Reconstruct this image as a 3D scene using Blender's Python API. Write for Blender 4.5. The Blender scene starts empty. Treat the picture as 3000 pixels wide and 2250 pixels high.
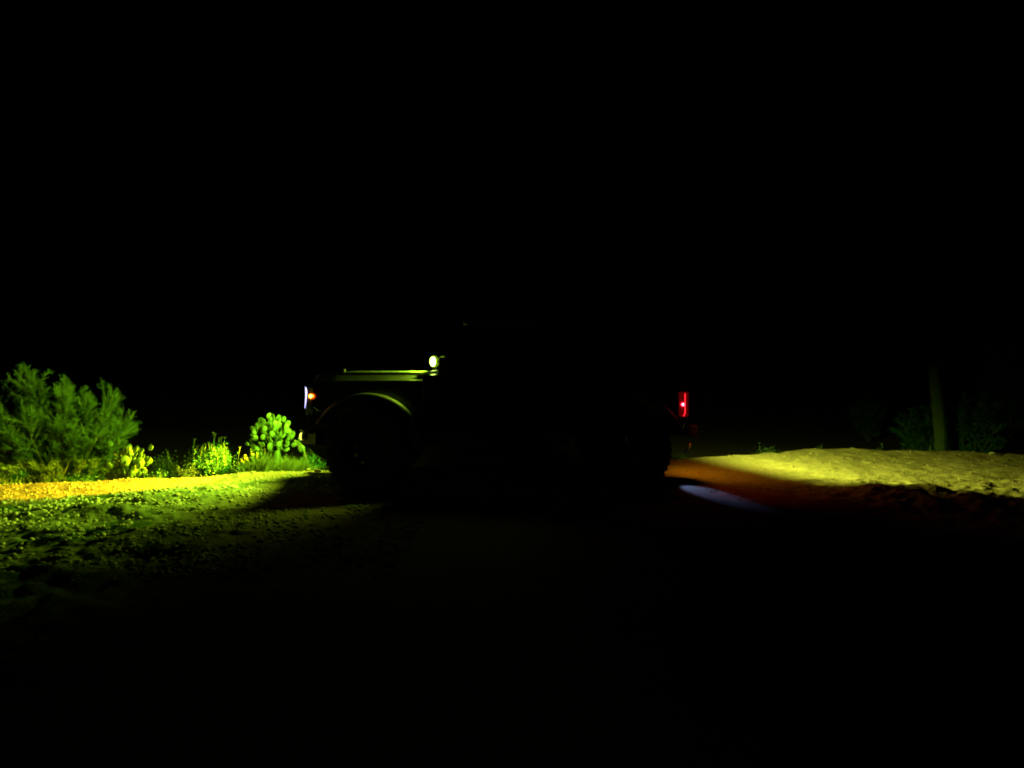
import bpy, bmesh, math, random
import numpy as np
from mathutils import Vector, Matrix

# ---------------------------------------------------------------- camera, world, exposure
sc = bpy.context.scene
COL = sc.collection
R = math.radians
F, CX, HY, CH = 2310.0, 1500.0, 1060.0, 1.45      # focal length px, centre, horizon row, eye height

cam_d = bpy.data.cameras.new("camera")
cam = bpy.data.objects.new("camera", cam_d)
COL.objects.link(cam)
cam_d.sensor_width = 36.0
cam_d.lens = F / 3000.0 * 36.0
cam_d.shift_y = -65.0 / 3000.0
cam_d.clip_start = 0.05
cam_d.clip_end = 2000
cam.location = (0, 0, CH)
cam.rotation_euler = (R(90), 0, 0)
sc.camera = cam

world = bpy.data.worlds.new("World")
sc.world = world
world.use_nodes = True
wn = world.node_tree.nodes
bg = wn.get("Background") or wn.new("ShaderNodeBackground")
sky = wn.new("ShaderNodeTexSky")
sky.sky_type = 'NISHITA'
sky.sun_disc = False
sky.sun_elevation = R(-8)
sky.sun_rotation = R(200)
world.node_tree.links.new(sky.outputs[0], bg.inputs[0])
bg.inputs[1].default_value = 0.002

sc.view_settings.view_transform = 'Standard'
sc.view_settings.look = 'None'
sc.view_settings.gamma = 1
sc.view_settings.exposure = 0
sc.view_settings.use_curve_mapping = False
sc.cycles.use_denoising = True
sc.cycles.max_bounces = 5
sc.cycles.sample_clamp_indirect = 4
sc.cycles.filter_width = 2.0

rng = random.Random(7)
nrng = np.random.default_rng(11)


def P(px, py, Y):
    return Vector(((px - CX) / F * Y, Y, CH - (py - HY) / F * Y))


# ---------------------------------------------------------------- helpers
def tag(o, label=None, cat=None, group=None, kind=None):
    if label: o["label"] = label
    if cat: o["category"] = cat
    if group: o["group"] = group
    if kind: o["kind"] = kind
    return o


def link(name, me, mat=None, parent=None, loc=None):
    o = bpy.data.objects.new(name, me)
    COL.objects.link(o)
    if mat is not None and me is not None and len(me.materials) == 0:
        me.materials.append(mat)
    if parent is not None:
        o.parent = parent
    if loc is not None:
        o.location = loc
    return o


def empty(name, loc=(0, 0, 0)):
    o = bpy.data.objects.new(name, None)
    o.empty_display_size = 0.2
    COL.objects.link(o)
    o.location = loc
    return o


class MB:
    """collects boxes, tubes, prisms; builds one mesh object"""
    def __init__(s):
        s.v, s.f = [], []

    def box(s, x0, x1, y0, y1, z0, z1):
        n = len(s.v)
        s.v += [(x0, y0, z0), (x1, y0, z0), (x1, y1, z0), (x0, y1, z0),
                (x0, y0, z1), (x1, y0, z1), (x1, y1, z1), (x0, y1, z1)]
        s.f += [tuple(n + i for i in q) for q in
                ((0, 3, 2, 1), (4, 5, 6, 7), (0, 1, 5, 4), (1, 2, 6, 5), (2, 3, 7, 6), (3, 0, 4, 7))]
        return s

    def prism(s, pts, y0, y1, y0b=None):
        """polygon pts (x,z) extruded along y"""
        n, k = len(s.v), len(pts)
        s.v += [(x, y0, z) for x, z in pts] + [(x, y1, z) for x, z in pts]
        s.f.append(tuple(n + i for i in range(k)))
        s.f.append(tuple(n + k + i for i in reversed(range(k))))
        for i in range(k):
            j = (i + 1) % k
            s.f.append((n + i, n + k + i, n + k + j, n + j))
        return s

    def tube(s, pts, rad, seg=8, cap=True):
        pts = [Vector(p) for p in pts]
        if not hasattr(rad, '__len__'): rad = [rad] * len(pts)
        n0 = len(s.v)
        up = None
        for i, p in enumerate(pts):
            d = (pts[min(i + 1, len(pts) - 1)] - pts[max(i - 1, 0)]).normalized()
            if up is None:
                up = Vector((0, 0, 1)) if abs(d.z) < .9 else Vector((1, 0, 0))
            a = d.cross(up).normalized()
            b = a.cross(d).normalized()
            up = b
            for k in range(seg):
                t = 2 * math.pi * k / seg
                s.v.append(tuple(p + (a * math.cos(t) + b * math.sin(t)) * rad[i]))
        for i in range(len(pts) - 1):
            for k in range(seg):
                k2 = (k + 1) % seg
                s.f.append((n0 + i * seg + k, n0 + i * seg + k2, n0 + (i + 1) * seg + k2, n0 + (i + 1) * seg + k))
        if cap:
            s.f.append(tuple(n0 + k for k in reversed(range(seg))))
            s.f.append(tuple(n0 + (len(pts) - 1) * seg + k for k in range(seg)))
        return s

    def lathe_y(s, prof, cx, cy, cz, seg=48, closed=True):
        """prof (r, y) revolved about the y axis through cx, cz"""
        n0, k = len(s.v), len(prof)
        for i in range(seg):
            t = 2 * math.pi * i / seg
            for r, y in prof:
                s.v.append((cx + r * math.cos(t), cy + y, cz + r * math.sin(t)))
        for i in range(seg):
            i2 = (i + 1) % seg
            for j in range(k if closed else k - 1):
                j2 = (j + 1) % k
                s.f.append((n0 + i * k + j, n0 + i * k + j2, n0 + i2 * k + j2, n0 + i2 * k + j))
        return s

    def ell(s, c, r, seg=10, rings=6):
        n0 = len(s.v)
        s.v.append((c[0], c[1], c[2] - r[2]))
        for i in range(1, rings):
            a = -math.pi / 2 + math.pi * i / rings
            for k in range(seg):
                t = 2 * math.pi * k / seg
                s.v.append((c[0] + r[0] * math.cos(a) * math.cos(t), c[1] + r[1] * math.cos(a) * math.sin(t), c[2] + r[2] * math.sin(a)))
        s.v.append((c[0], c[1], c[2] + r[2]))
        top = len(s.v) - 1
        for k in range(seg):
            k2 = (k + 1) % seg
            s.f.append((n0, n0 + 1 + k2, n0 + 1 + k))
            s.f.append((top, n0 + 1 + (rings - 2) * seg + k, n0 + 1 + (rings - 2) * seg + k2))
        for i in range(rings - 2):
            for k in range(seg):
                k2 = (k + 1) % seg
                a = n0 + 1 + i * seg
                s.f.append((a + k, a + k2, a + seg + k2, a + seg + k))
        return s

    def tri(s, a, b, c):
        n = len(s.v); s.v += [tuple(a), tuple(b), tuple(c)]; s.f.append((n, n + 1, n + 2)); return s

    def quad(s, a, b, c, d):
        n = len(s.v); s.v += [tuple(a), tuple(b), tuple(c), tuple(d)]; s.f.append((n, n + 1, n + 2, n + 3)); return s

    def build(s, name, mat, parent=None, smooth=False, bevel=0, loc=None, off=None):
        me = bpy.data.meshes.new(name)
        v = s.v if off is None else [(a[0] - off[0], a[1] - off[1], a[2] - off[2]) for a in s.v]
        me.from_pydata(v, [], s.f)
        me.validate()
        if smooth:
            me.polygons.foreach_set("use_smooth", [True] * len(me.polygons))
        o = link(name, me, mat, parent, loc)
        if bevel:
            m = o.modifiers.new("bevel", 'BEVEL'); m.width = bevel; m.segments = 3; m.limit_method = 'ANGLE'
            m.harden_normals = False
        return o


# ---------------------------------------------------------------- materials
def nm(name):
    m = bpy.data.materials.new(name)
    m.use_nodes = True
    nt = m.node_tree
    return m, nt, nt.nodes, nt.links, nt.nodes["Principled BSDF"]


def mat_simple(name, col, rough=0.5, metal=0.0, var=0.25, scale=8.0, bump=0.0, bscale=60.0, spec=0.5, trans=0.0):
    m, nt, N, L, b = nm(name)
    tc = N.new("ShaderNodeTexCoord")
    no = N.new("ShaderNodeTexNoise"); no.inputs["Scale"].default_value = scale; no.inputs["Detail"].default_value = 6
    L.new(tc.outputs["Object"], no.inputs["Vector"])
    r = N.new("ShaderNodeValToRGB")
    r.color_ramp.elements[0].position = .3; r.color_ramp.elements[1].position = .7
    r.color_ramp.elements[0].color = tuple(c * (1 - var) for c in col) + (1,)
    r.color_ramp.elements[1].color = tuple(min(1, c * (1 + var)) for c in col) + (1,)
    L.new(no.outputs[0], r.inputs[0]); L.new(r.outputs[0], b.inputs["Base Color"])
    b.inputs["Roughness"].default_value = rough
    b.inputs["Metallic"].default_value = metal
    b.inputs["Specular IOR Level"].default_value = spec
    if trans: b.inputs["Transmission Weight"].default_value = trans
    if bump:
        n2 = N.new("ShaderNodeTexNoise"); n2.inputs["Scale"].default_value = bscale; n2.inputs["Detail"].default_value = 4
        L.new(tc.outputs["Object"], n2.inputs["Vector"])
        bp = N.new("ShaderNodeBump"); bp.inputs["Strength"].default_value = bump; bp.inputs["Distance"].default_value = .01
        L.new(n2.outputs[0], bp.inputs["Height"]); L.new(bp.outputs[0], b.inputs["Normal"])
    return m


def mat_emit(name, col, strength):
    m, nt, N, L, b = nm(name)
    b.inputs["Base Color"].default_value = (.15 * col[0], .15 * col[1], .15 * col[2], 1)
    b.inputs["Emission Color"].default_value = col + (1,)
    b.inputs["Emission Strength"].default_value = strength
    return m


PAINT = mat_simple("black_paint", (.008, .008, .009), .22, 0, .2, 3, spec=.5)
PLASTIC = mat_simple("textured_black_plastic", (.045, .047, .044), .62, 0, .25, 20, .25, 240)
DUSTY = mat_simple("dusty_black_paint", (.040, .043, .034), .5, 0, .3, 9, .1, 200)
METAL = mat_simple("powder_coated_steel", (.008, .008, .008), .65, 0, .3, 12, .15, 120)
RUBBER = mat_simple("tyre_rubber", (.006, .006, .006), .85, 0, .3, 10, .2, 80)
RIM = mat_simple("matt_black_alloy", (.010, .010, .010), .8, 0, .2, 6, spec=.1)
GLASS = mat_simple("tinted_glass", (.004, .005, .006), .04, 0, .1, 2)
LAMPGLASS = mat_simple("clear_lamp_glass", (.25, .27, .25), .15, 0, .1, 2)
ALU = mat_simple("dull_aluminium", (.16, .16, .15), .6, .2, .4, 30)
CHROME = mat_simple("scratched_steel", (.55, .55, .55), .3, .9, .2, 20)
LIGHT_GREEN = (0.56, 1.0, 0.03)
E_DITCH = mat_emit("lit_auxiliary_lens", (.62, 1.0, .12), 60)
E_HALO = mat_emit("lamp_halo_glow", (.36, .62, .02), .45)  # glare halo of the cowl lamp, put in as a glowing shell
E_RED_HALO = mat_emit("red_halo_glow", (1.0, .0, .01), .55)  # glare halo round the red marker, added as a glowing disc
E_DRL = mat_emit("lit_white_strip", (.50, .48, 1.0), 3.2)
E_AMBER = mat_emit("lit_amber_lens", (1.0, .22, .015), 42)
E_FOG = mat_emit("lit_fog_lens", (.9, 1.0, .10), 3.0)
E_REDBAR = mat_emit("lit_red_strip", (1.0, .02, .03), 2.4)
E_REDDOT = mat_emit("lit_red_marker", (1.0, .05, .09), 32)
E_WHITE = mat_emit("lit_white_lens", (.75, .82, 1.0), 1.2)
RED_LENS_GLOW = mat_emit("red_lamp_lens_halo", (1.0, .0, .004), .06)  # tail lamp lens; faint emission stands in for the glare around it
AMBER_LENS_GLOW = mat_emit("amber_lamp_lens_halo", (1.0, .10, .0), .9)  # marker lens; its emission also stands in for glare round the bulb


# ---------------------------------------------------------------- lamps of the vehicle
def spot(name, loc, target, watts, col, size, blend=.3, rad=.03, sx=None):
    l = bpy.data.lights.new(name, 'SPOT')
    l.energy = watts; l.color = col; l.spot_size = R(size); l.spot_blend = blend; l.shadow_soft_size = rad
    o = bpy.data.objects.new(name, l); COL.objects.link(o)
    o.location = loc
    d = Vector(target) - Vector(loc)
    o.rotation_euler = d.to_track_quat('-Z', 'Y').to_euler()
    if sx: o.scale = (sx[0], sx[1], 1)
    return o


# ---------------------------------------------------------------- noise and terrain
class Noise2:
    def __init__(s, seed):
        s.t = np.random.default_rng(seed).random((256, 256))

    def at(s, x, y):
        xi = np.floor(x).astype(int); yi = np.floor(y).astype(int)
        fx = x - xi; fy = y - yi
        fx = fx * fx * (3 - 2 * fx); fy = fy * fy * (3 - 2 * fy)
        a = s.t[xi & 255, yi & 255]; b = s.t[(xi + 1) & 255, yi & 255]
        c = s.t[xi & 255, (yi + 1) & 255]; d = s.t[(xi + 1) & 255, (yi + 1) & 255]
        return (a * (1 - fx) + b * fx) * (1 - fy) + (c * (1 - fx) + d * fx) * fy - .5

    def fbm(s, x, y, o=4, g=.5):
        r = 0; a = 1
        for i in range(o):
            r = r + a * s.at(x * 2 ** i + 17.3 * i, y * 2 ** i + 9.1 * i); a *= g
        return r


NA, NB, NC = Noise2(1), Noise2(2), Noise2(3)
CRX = np.array([-40, -12, -6.04, -4.48, -2.58, 2.38, 5.08, 8.06, 14, 40.])
CRY = np.array([3.5, 7.6, 9.30, 9.85, 10.46, 11.75, 13.03, 12.4, 11.0, 5.])


def ss(t):
    t = np.clip(t, 0, 1); return t * t * (3 - 2 * t)


def crest(x):
    return np.interp(x, CRX, CRY)


def H(x, y):
    x = np.asarray(x, float); y = np.asarray(y, float)
    c = crest(x) + .10 * NA.fbm(x * 1.3, x * 0 + 5, 3)
    d = y - c
    h = -(.62 + .4 * (x > 0)) * ss((d - .02) / 2.6) - .10 * ss(d / .25) * (x < 0) - .05 * ss(d / .3)
    # long soft swells and ruts
    h = h + .045 * NA.fbm(x * .5, y * .6, 3)
    left = ss((-1.6 - x) / 1.2)
    right = ss((x - 2.6) / 1.5)
    # grader lip along the edge
    h = h + .035 * np.exp(-((d + .15) / .16) ** 2) * (.7 + NB.fbm(x * 2, y * 2, 2)) * (1 - .5 * right)
    # churned verge at left in front of the wheel track
    tl = y - (8.0 + (x + 5.18) * .83)               # <0 : in front of the track
    verge = left * ss(-tl / .5)
    h = h + verge * (.075 * NB.fbm(x * 1.6, y * 2.6, 4, .5) + .030 * NA.fbm(x * 7, y * 9, 3, .6) + .045 * np.abs(NC.fbm(x * 5, y * 6, 3)) - .03 * ss(-(tl + 1.2) / .7))
    # broken crusty edge on the right
    cr = right * np.exp(-((y - 8.6) / 1.1) ** 2)
    h = h + cr * (.12 * NC.fbm(x * 2.2, y * 2.6, 5, .6) + .02) + right * .022 * NB.fbm(x * 3, y * 3, 4) - right * .10 * ss((7.9 - y) / .7)
    h = h + .006 * NC.fbm(x * 14, y * 14, 2) + .014 * NB.fbm(x * 6, y * 6, 3) * (left + right)
    far = ss((np.hypot(x, y - 9) - 40) / 200)
    h = h + far * 5 * NA.fbm(x * .006 + 3, y * .006, 3)
    # level pad below the vehicle
    pad = ss((x + 3.4) / 1.3) * ss((2.5 - x) / .7) * ss((y - 6.6) / 1.6) * ss((11.2 - y) / .7)
    return h * (1 - pad)


def Hs(x, y): return float(H(x, y))


def axis(lo, hi, step, outer, n):
    a = np.arange(lo, hi, step)
    g = np.geomspace(step, outer, n)
    return np.concatenate([(lo - g)[::-1], a, hi + g])


xs = np.concatenate([axis(-7.2, -2.0, .02, .25, 1)[1:-1], np.arange(-2.0, 2.0, .05), np.arange(2.0, 8.8, .022)])
xs = np.concatenate([(-7.2 - np.geomspace(.03, 500, 70))[::-1], xs, 8.8 + np.geomspace(.03, 500, 70)])
ys = np.concatenate([np.array([-500, -200, -80, -30, -10, -4, 0, 1, 2, 3.]), np.arange(3.2, 5.4, .05), np.arange(5.4, 13.6, .02), 13.6 + np.geomspace(.03, 500, 60)])
X, Y = np.meshgrid(xs, ys)
Z = H(X, Y)
nx, ny = len(xs), len(ys)
co = np.stack([X, Y, Z], -1).reshape(-1, 3).astype(np.float32)
idx = np.arange(nx * ny).reshape(ny, nx)
fa = np.stack([idx[:-1, :-1], idx[:-1, 1:], idx[1:, 1:], idx[1:, :-1]], -1).reshape(-1, 4)
gm = bpy.data.meshes.new("ground")
gm.vertices.add(len(co)); gm.vertices.foreach_set("co", co.ravel())
gm.loops.add(fa.size); gm.loops.foreach_set("vertex_index", fa.ravel().astype(np.int32))
gm.polygons.add(len(fa))
gm.polygons.foreach_set("loop_start", (np.arange(len(fa)) * 4).astype(np.int32))
gm.polygons.foreach_set("loop_total", np.full(len(fa), 4, np.int32))
gm.polygons.foreach_set("use_smooth", np.ones(len(fa), bool))
gm.update(); gm.validate()


def ground_material():
    m, nt, N, L, b = nm("desert_soil")
    geo = N.new("ShaderNodeNewGeometry")
    sep = N.new("ShaderNodeSeparateXYZ"); L.new(geo.outputs["Position"], sep.inputs[0])

    def noise(scale, detail=5, rough=.55):
        n = N.new("ShaderNodeTexNoise"); n.inputs["Scale"].default_value = scale
        n.inputs["Detail"].default_value = detail; n.inputs["Roughness"].default_value = rough
        L.new(geo.outputs["Position"], n.inputs["Vector"]); return n.outputs[0]

    def math_(op, a, c=None, d=None):
        n = N.new("ShaderNodeMath"); n.operation = op
        for i, q in enumerate((a, c, d)):
            if q is None: continue
            if isinstance(q, (int, float)): n.inputs[i].default_value = q
            else: L.new(q, n.inputs[i])
        return n.outputs[0]

    def ramp(fac, stops):
        r = N.new("ShaderNodeValToRGB")
        while len(r.color_ramp.elements) < len(stops): r.color_ramp.elements.new(.5)
        for e, (p, c) in zip(r.color_ramp.elements, stops): e.position = p; e.color = tuple(c) + (1,)
        L.new(fac, r.inputs[0]); return r.outputs[0]

    def mix(f, a, c):
        n = N.new("ShaderNodeMix"); n.data_type = 'RGBA'
        L.new(f, n.inputs[0]); L.new(a, n.inputs[6]); L.new(c, n.inputs[7]); return n.outputs[2]
    n1, n2, n3 = noise(1.2, 6), noise(14, 6), noise(70, 3)
    sand = ramp(math_('ADD', math_('MULTIPLY', n2, .6), math_('MULTIPLY', n3, .4)),
                [(.30, (.24, .165, .09)), (.50, (.36, .25, .15)), (.72, (.50, .38, .24))])
    verge = ramp(math_('ADD', math_('MULTIPLY', n2, .5), math_('MULTIPLY', n3, .5)),
                 [(.32, (.06, .085, .04)), (.46, (.14, .18, .085)), (.58, (.24, .28, .15)), (.70, (.38, .40, .27))])
    weeds = ramp(n3, [(.3, (.03, .07, .02)), (.7, (.07, .14, .04))])
    # verge lies in front of the wheel track (track edge: y = 8 + (x + 5.18) * .83)
    t = math_('SUBTRACT', sep.outputs[1], math_('ADD', math_('MULTIPLY', sep.outputs[0], .83), 8.0 + 5.18 * .83))
    t = math_('ADD', t, math_('MULTIPLY', math_('SUBTRACT', n2, .5), .35))
    mk = N.new("ShaderNodeMapRange"); mk.inputs[1].default_value = .06; mk.inputs[2].default_value = -.10
    L.new(t, mk.inputs[0])
    xm = N.new("ShaderNodeMapRange"); xm.inputs[1].default_value = -1.8; xm.inputs[2].default_value = -3.2
    L.new(sep.outputs[0], xm.inputs[0])
    vm = math_('MULTIPLY', mk.outputs[0], xm.outputs[0])
    wm = ramp(n1, [(.53, (0, 0, 0)), (.60, (1, 1, 1))])
    base = mix(vm, sand, mix(wm, verge, weeds))
    L.new(base, b.inputs["Base Color"])
    b.inputs["Roughness"].default_value = .95
    b.inputs["Specular IOR Level"].default_value = .15
    vo = N.new("ShaderNodeTexVoronoi"); vo.inputs["Scale"].default_value = 38
    L.new(geo.outputs["Position"], vo.inputs["Vector"])
    hsum = math_('ADD', math_('MULTIPLY', n3, .8), math_('MULTIPLY', vo.outputs[0], -.6))
    bp = N.new("ShaderNodeBump"); bp.inputs["Strength"].default_value = .6; bp.inputs["Distance"].default_value = .012
    L.new(hsum, bp.inputs["Height"]); L.new(bp.outputs[0], b.inputs["Normal"])
    return m


GROUND = ground_material()
tag(link("ground", gm, GROUND), "pale sandy desert ground with a rough verge", None, None, "structure")

# ---------------------------------------------------------------- off-road vehicle, side on, nose to the left
NY, FY = 8.80, 10.35                        # near and far body sides
MIDY = (NY + FY) / 2
WR = .47
WXF, WXR = -1.592, 1.285
car = empty("off_road_vehicle", (0, MIDY, 0))
tag(car, "black four door off road vehicle parked side on, nose to the left, lamps lit", "off-road vehicle")
OFF = (0, MIDY, 0)


def part(mb, name, mat, parent=None, bevel=0, smooth=False):
    o = mb.build(name, mat, parent or car, smooth=smooth, bevel=bevel, off=OFF)
    return o


def arch(cx, cz, r, a0, a1, n=28):
    return [(cx + r * math.cos(R(a0 + (a1 - a0) * i / n)), cz + r * math.sin(R(a0 + (a1 - a0) * i / n))) for i in range(n + 1)]


# tub with the rear arches cut out
AR = .60
zb = .66
ra = math.degrees(math.asin((zb - WR) / AR))
prof = [(-1.0, zb)] + arch(WXR, WR, AR, 180 - ra, ra) + [(1.90, zb), (1.93, .75), (1.93, 1.24), (1.90, 1.29), (-.98, 1.31), (-1.0, 1.28)]
tub = MB().prism(prof, NY, FY)
body = part(tub, "body", PAINT, bevel=.018)
# inner fenders and fender boxes
for (y0, y1) in ((8.915, 9.02), (10.13, 10.235)):
    fa_ = math.degrees(math.asin((.80 - WR) / AR))
    pf = [(-2.28, .95)] + [(-2.20, .90)] + arch(WXF, WR, AR, 180 - fa_ - 6, fa_ + 6) + [(-.99, .80), (-.99, 1.232), (-2.20, 1.225), (-2.30, 1.17)]
    part(MB().prism(pf, y0, y1), "fender", PAINT, bevel=.012)
part(MB().box(-2.0, -1.0, 9.03, 10.12, .62, 1.16), "engine_bay", METAL)
# hood: sloping side shoulders, crowned top
sec = [(8.975, 1.17), (8.925, 1.225), (8.922, 1.240), (8.930, 1.248), (8.968, 1.296), (8.972, 1.300), (8.976, 1.328), (8.982, 1.334), (8.987, 1.334), (9.00, 1.322), (9.30, 1.318), (MIDY, 1.318)]
sec = sec + [(2 * MIDY - y, z) for y, z in reversed(sec[:-1])]
hd = MB()
xsn = [(-2.27, -.085, .06), (-2.25, -.045, .03), (-2.19, -.014, .006), (-2.0, 0, 0), (-1.4, .0, 0), (-1.16, 0, 0), (-1.07, 0, 0), (-.99, 0, 0)]
k = len(sec)
for (x, dz, ins) in xsn:
    for (y, z) in sec:
        if x > -1.1 and 1.245 < z < 1.31 and abs(y - MIDY) > .5: y = 8.970 if y < MIDY else 2 * MIDY - 8.970
        yy = y + (ins if y < MIDY else -ins)
        hd.v.append((x, yy, z + (dz if z > 1.2 else 0)))
for i in range(len(xsn) - 1):
    for j in range(k - 1):
        hd.f.append((i * k + j, i * k + j + 1, (i + 1) * k + j + 1, (i + 1) * k + j))
hd.f.append(tuple(range(k)))
hood = part(hd, "hood", DUSTY)
part(MB().box(-1.925, -1.900, 8.965, 9.005, 1.33, 1.370), "latch", PLASTIC, hood, bevel=.006)
# grille with seven slots
gr = part(MB().box(-2.245, -2.05, 9.03, 10.12, .74, 1.235), "grille", PAINT, bevel=.015)
for i in range(7):
    y = 9.32 + i * .0843
    part(MB().box(-2.251, -2.23, y - .022, y + .022, .80, 1.12), "slot", METAL, gr)
# cowl, windscreen, cab
cowl = part(MB().prism([(-.985, 1.295), (-.80, 1.33), (-.80, 1.20), (-.985, 1.2)], 8.84, 10.31), "cowl", PLASTIC, bevel=.004)
ZR = 1.93
def pillar(x0, x1, xt0, xt1, name="pillar"):
    for (y, yt) in ((8.83, 8.90), (10.32, 10.25)):
        s_ = 1 if y < MIDY else -1
        m = MB()
        m.v = [(x0, y, 1.30), (x1, y, 1.30), (x1, y + .06 * s_, 1.30), (x0, y + .06 * s_, 1.30),
               (xt0, yt, ZR - .06), (xt1, yt, ZR - .06), (xt1, yt + .06 * s_, ZR - .06), (xt0, yt + .06 * s_, ZR - .06)]
        m.f = [(0, 1, 2, 3), (4, 7, 6, 5), (0, 4, 5, 1), (1, 5, 6, 2), (2, 6, 7, 3), (3, 7, 4, 0)]
        part(m, name, PAINT, bevel=.008)
pillar(-.84, -.74, -.52, -.44)
pillar(.13, .21, .15, .22)
pillar(.98, 1.06, .99, 1.06)
pillar(1.80, 1.90, 1.76, 1.85)
part(MB().box(-.55, 1.87, 8.88, 10.27, ZR - .065, ZR), "roof", PLASTIC, bevel=.025)
def pane(x0, x1, xt0, xt1, name="side_window"):
    for (y, yt) in ((8.855, 8.925), (10.295, 10.225)):
        s_ = 1 if y < MIDY else -1
        m = MB()
        m.v = [(x0, y, 1.305), (x1, y, 1.305), (x1, y + .006 * s_, 1.305), (x0, y + .006 * s_, 1.305),
               (xt0, yt, ZR - .07), (xt1, yt, ZR - .07), (xt1, yt + .006 * s_, ZR - .07), (xt0, yt + .006 * s_, ZR - .07)]
        m.f = [(0, 1, 2, 3), (4, 7, 6, 5), (0, 4, 5, 1), (1, 5, 6, 2), (2, 6, 7, 3), (3, 7, 4, 0)]
        part(m, name, GLASS)
pane(-.735, .125, -.435, .145)
pane(.215, .975, .225, .985)
pane(1.065, 1.795, 1.065, 1.755)
m = MB(); m.v = [(-.80, 8.90, 1.34), (-.80, 10.25, 1.34), (-.50, 10.20, 1.86), (-.50, 8.95, 1.86), (-.79, 8.90, 1.34), (-.79, 10.25, 1.34), (-.49, 10.20, 1.86), (-.49, 8.95, 1.86)]
m.f = [(0, 1, 2, 3), (4, 7, 6, 5), (0, 4, 5, 1), (1, 5, 6, 2), (2, 6, 7, 3), (3, 7, 4, 0)]
part(m, "windscreen", GLASS)
part(MB().box(1.86, 1.868, 8.98, 10.17, 1.31, 1.86), "rear_window", GLASS)
# doors with handles and hinges
for (y0, y1, sg) in ((NY - .014, NY - .001, -1), (FY + .001, FY + .014, 1)):
    for (x0, x1, hx) in ((-.86, .15, -.02), (.18, .74, .62)):
        pr = [(x0, .72), (x1 - .03, .72), (x1, .76), (x1, 1.28), (x0 + .04, 1.28), (x0, 1.22)]
        d = part(MB().prism(pr, y0, y1), "door", PAINT, bevel=.005)
        yh = (y0 - .03, y0) if sg < 0 else (y1, y1 + .03)
        part(MB().box(hx - .09, hx + .05, yh[0], yh[1], 1.12, 1.155), "handle", PLASTIC, d, bevel=.006)
        for hz in (.85, 1.12):
            part(MB().box(x0 - .05, x0 + .03, yh[0] + .012, yh[1], hz, hz + .045), "hinge", METAL, d, bevel=.004)
# mirrors
for (y0, y1) in ((8.58, 8.80), (10.36, 10.58)):
    mi = part(MB().box(-.80, -.66, y0, y1 - .03 if y0 < 9 else y1, 1.33, 1.50), "mirror", PLASTIC, bevel=.025)
    part(MB().box(-.655, -.650, y0 + .02, y1 - .05, 1.35, 1.48), "mirror_glass", GLASS, mi)
# rock sliders, frame, axles
for y in (8.78, 10.36):
    part(MB().tube([(-.95, y, .56), (.62, y, .56)], .035, 10), "rock_slider", METAL, smooth=True)
part(MB().box(-2.1, 1.95, 9.15, 9.27, .60, .72).box(-2.1, 1.95, 9.88, 10.0, .60, .72), "chassis_rail", METAL)
for x in (WXF, WXR):
    part(MB().tube([(x, 8.9, WR), (x, 10.25, WR)], .045, 12).ell((x, MIDY + .15, WR), (.14, .13, .14)), "axle", METAL, smooth=True)


# fender flares: a rolled lip round each arch
def flare(cx, a0, a1, ysg, rmul=1.0):
    yo = 8.615 if ysg < 0 else 10.535
    yi = (8.92 if cx < 0 else 8.80) if ysg < 0 else (10.23 if cx < 0 else 10.35)
    q_ = -ysg
    secp = [(AR - .012, yi), (AR - .006, yo), (AR, yo - .006 * q_), (AR + .014, yo + .004 * q_), (AR + .028, yo + .016 * q_), (AR + .037, yo + .035 * q_), (AR + .037, yo + .06 * q_), (AR + .008, yo + .09 * q_), (AR + .004, yi)]
    m = MB(); n = 44; kk = len(secp)
    for i in range(n + 1):
        a = R(a0 + (a1 - a0) * i / n)
        for r, y in secp:
            m.v.append((cx + r * math.cos(a), y, WR + r * math.sin(a)))
    for i in range(n):
        for j in range(kk):
            j2 = (j + 1) % kk
            m.f.append((i * kk + j, i * kk + j2, (i + 1) * kk + j2, (i + 1) * kk + j))
    m.f.append(tuple(range(kk))); m.f.append(tuple(n * kk + j for j in reversed(range(kk))))
    return part(m, "fender_flare", PLASTIC, smooth=True)
for sg in (-1, 1):
    flare(WXF, 25, 150, sg)
    flare(WXR, 20, 160, sg)


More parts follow.
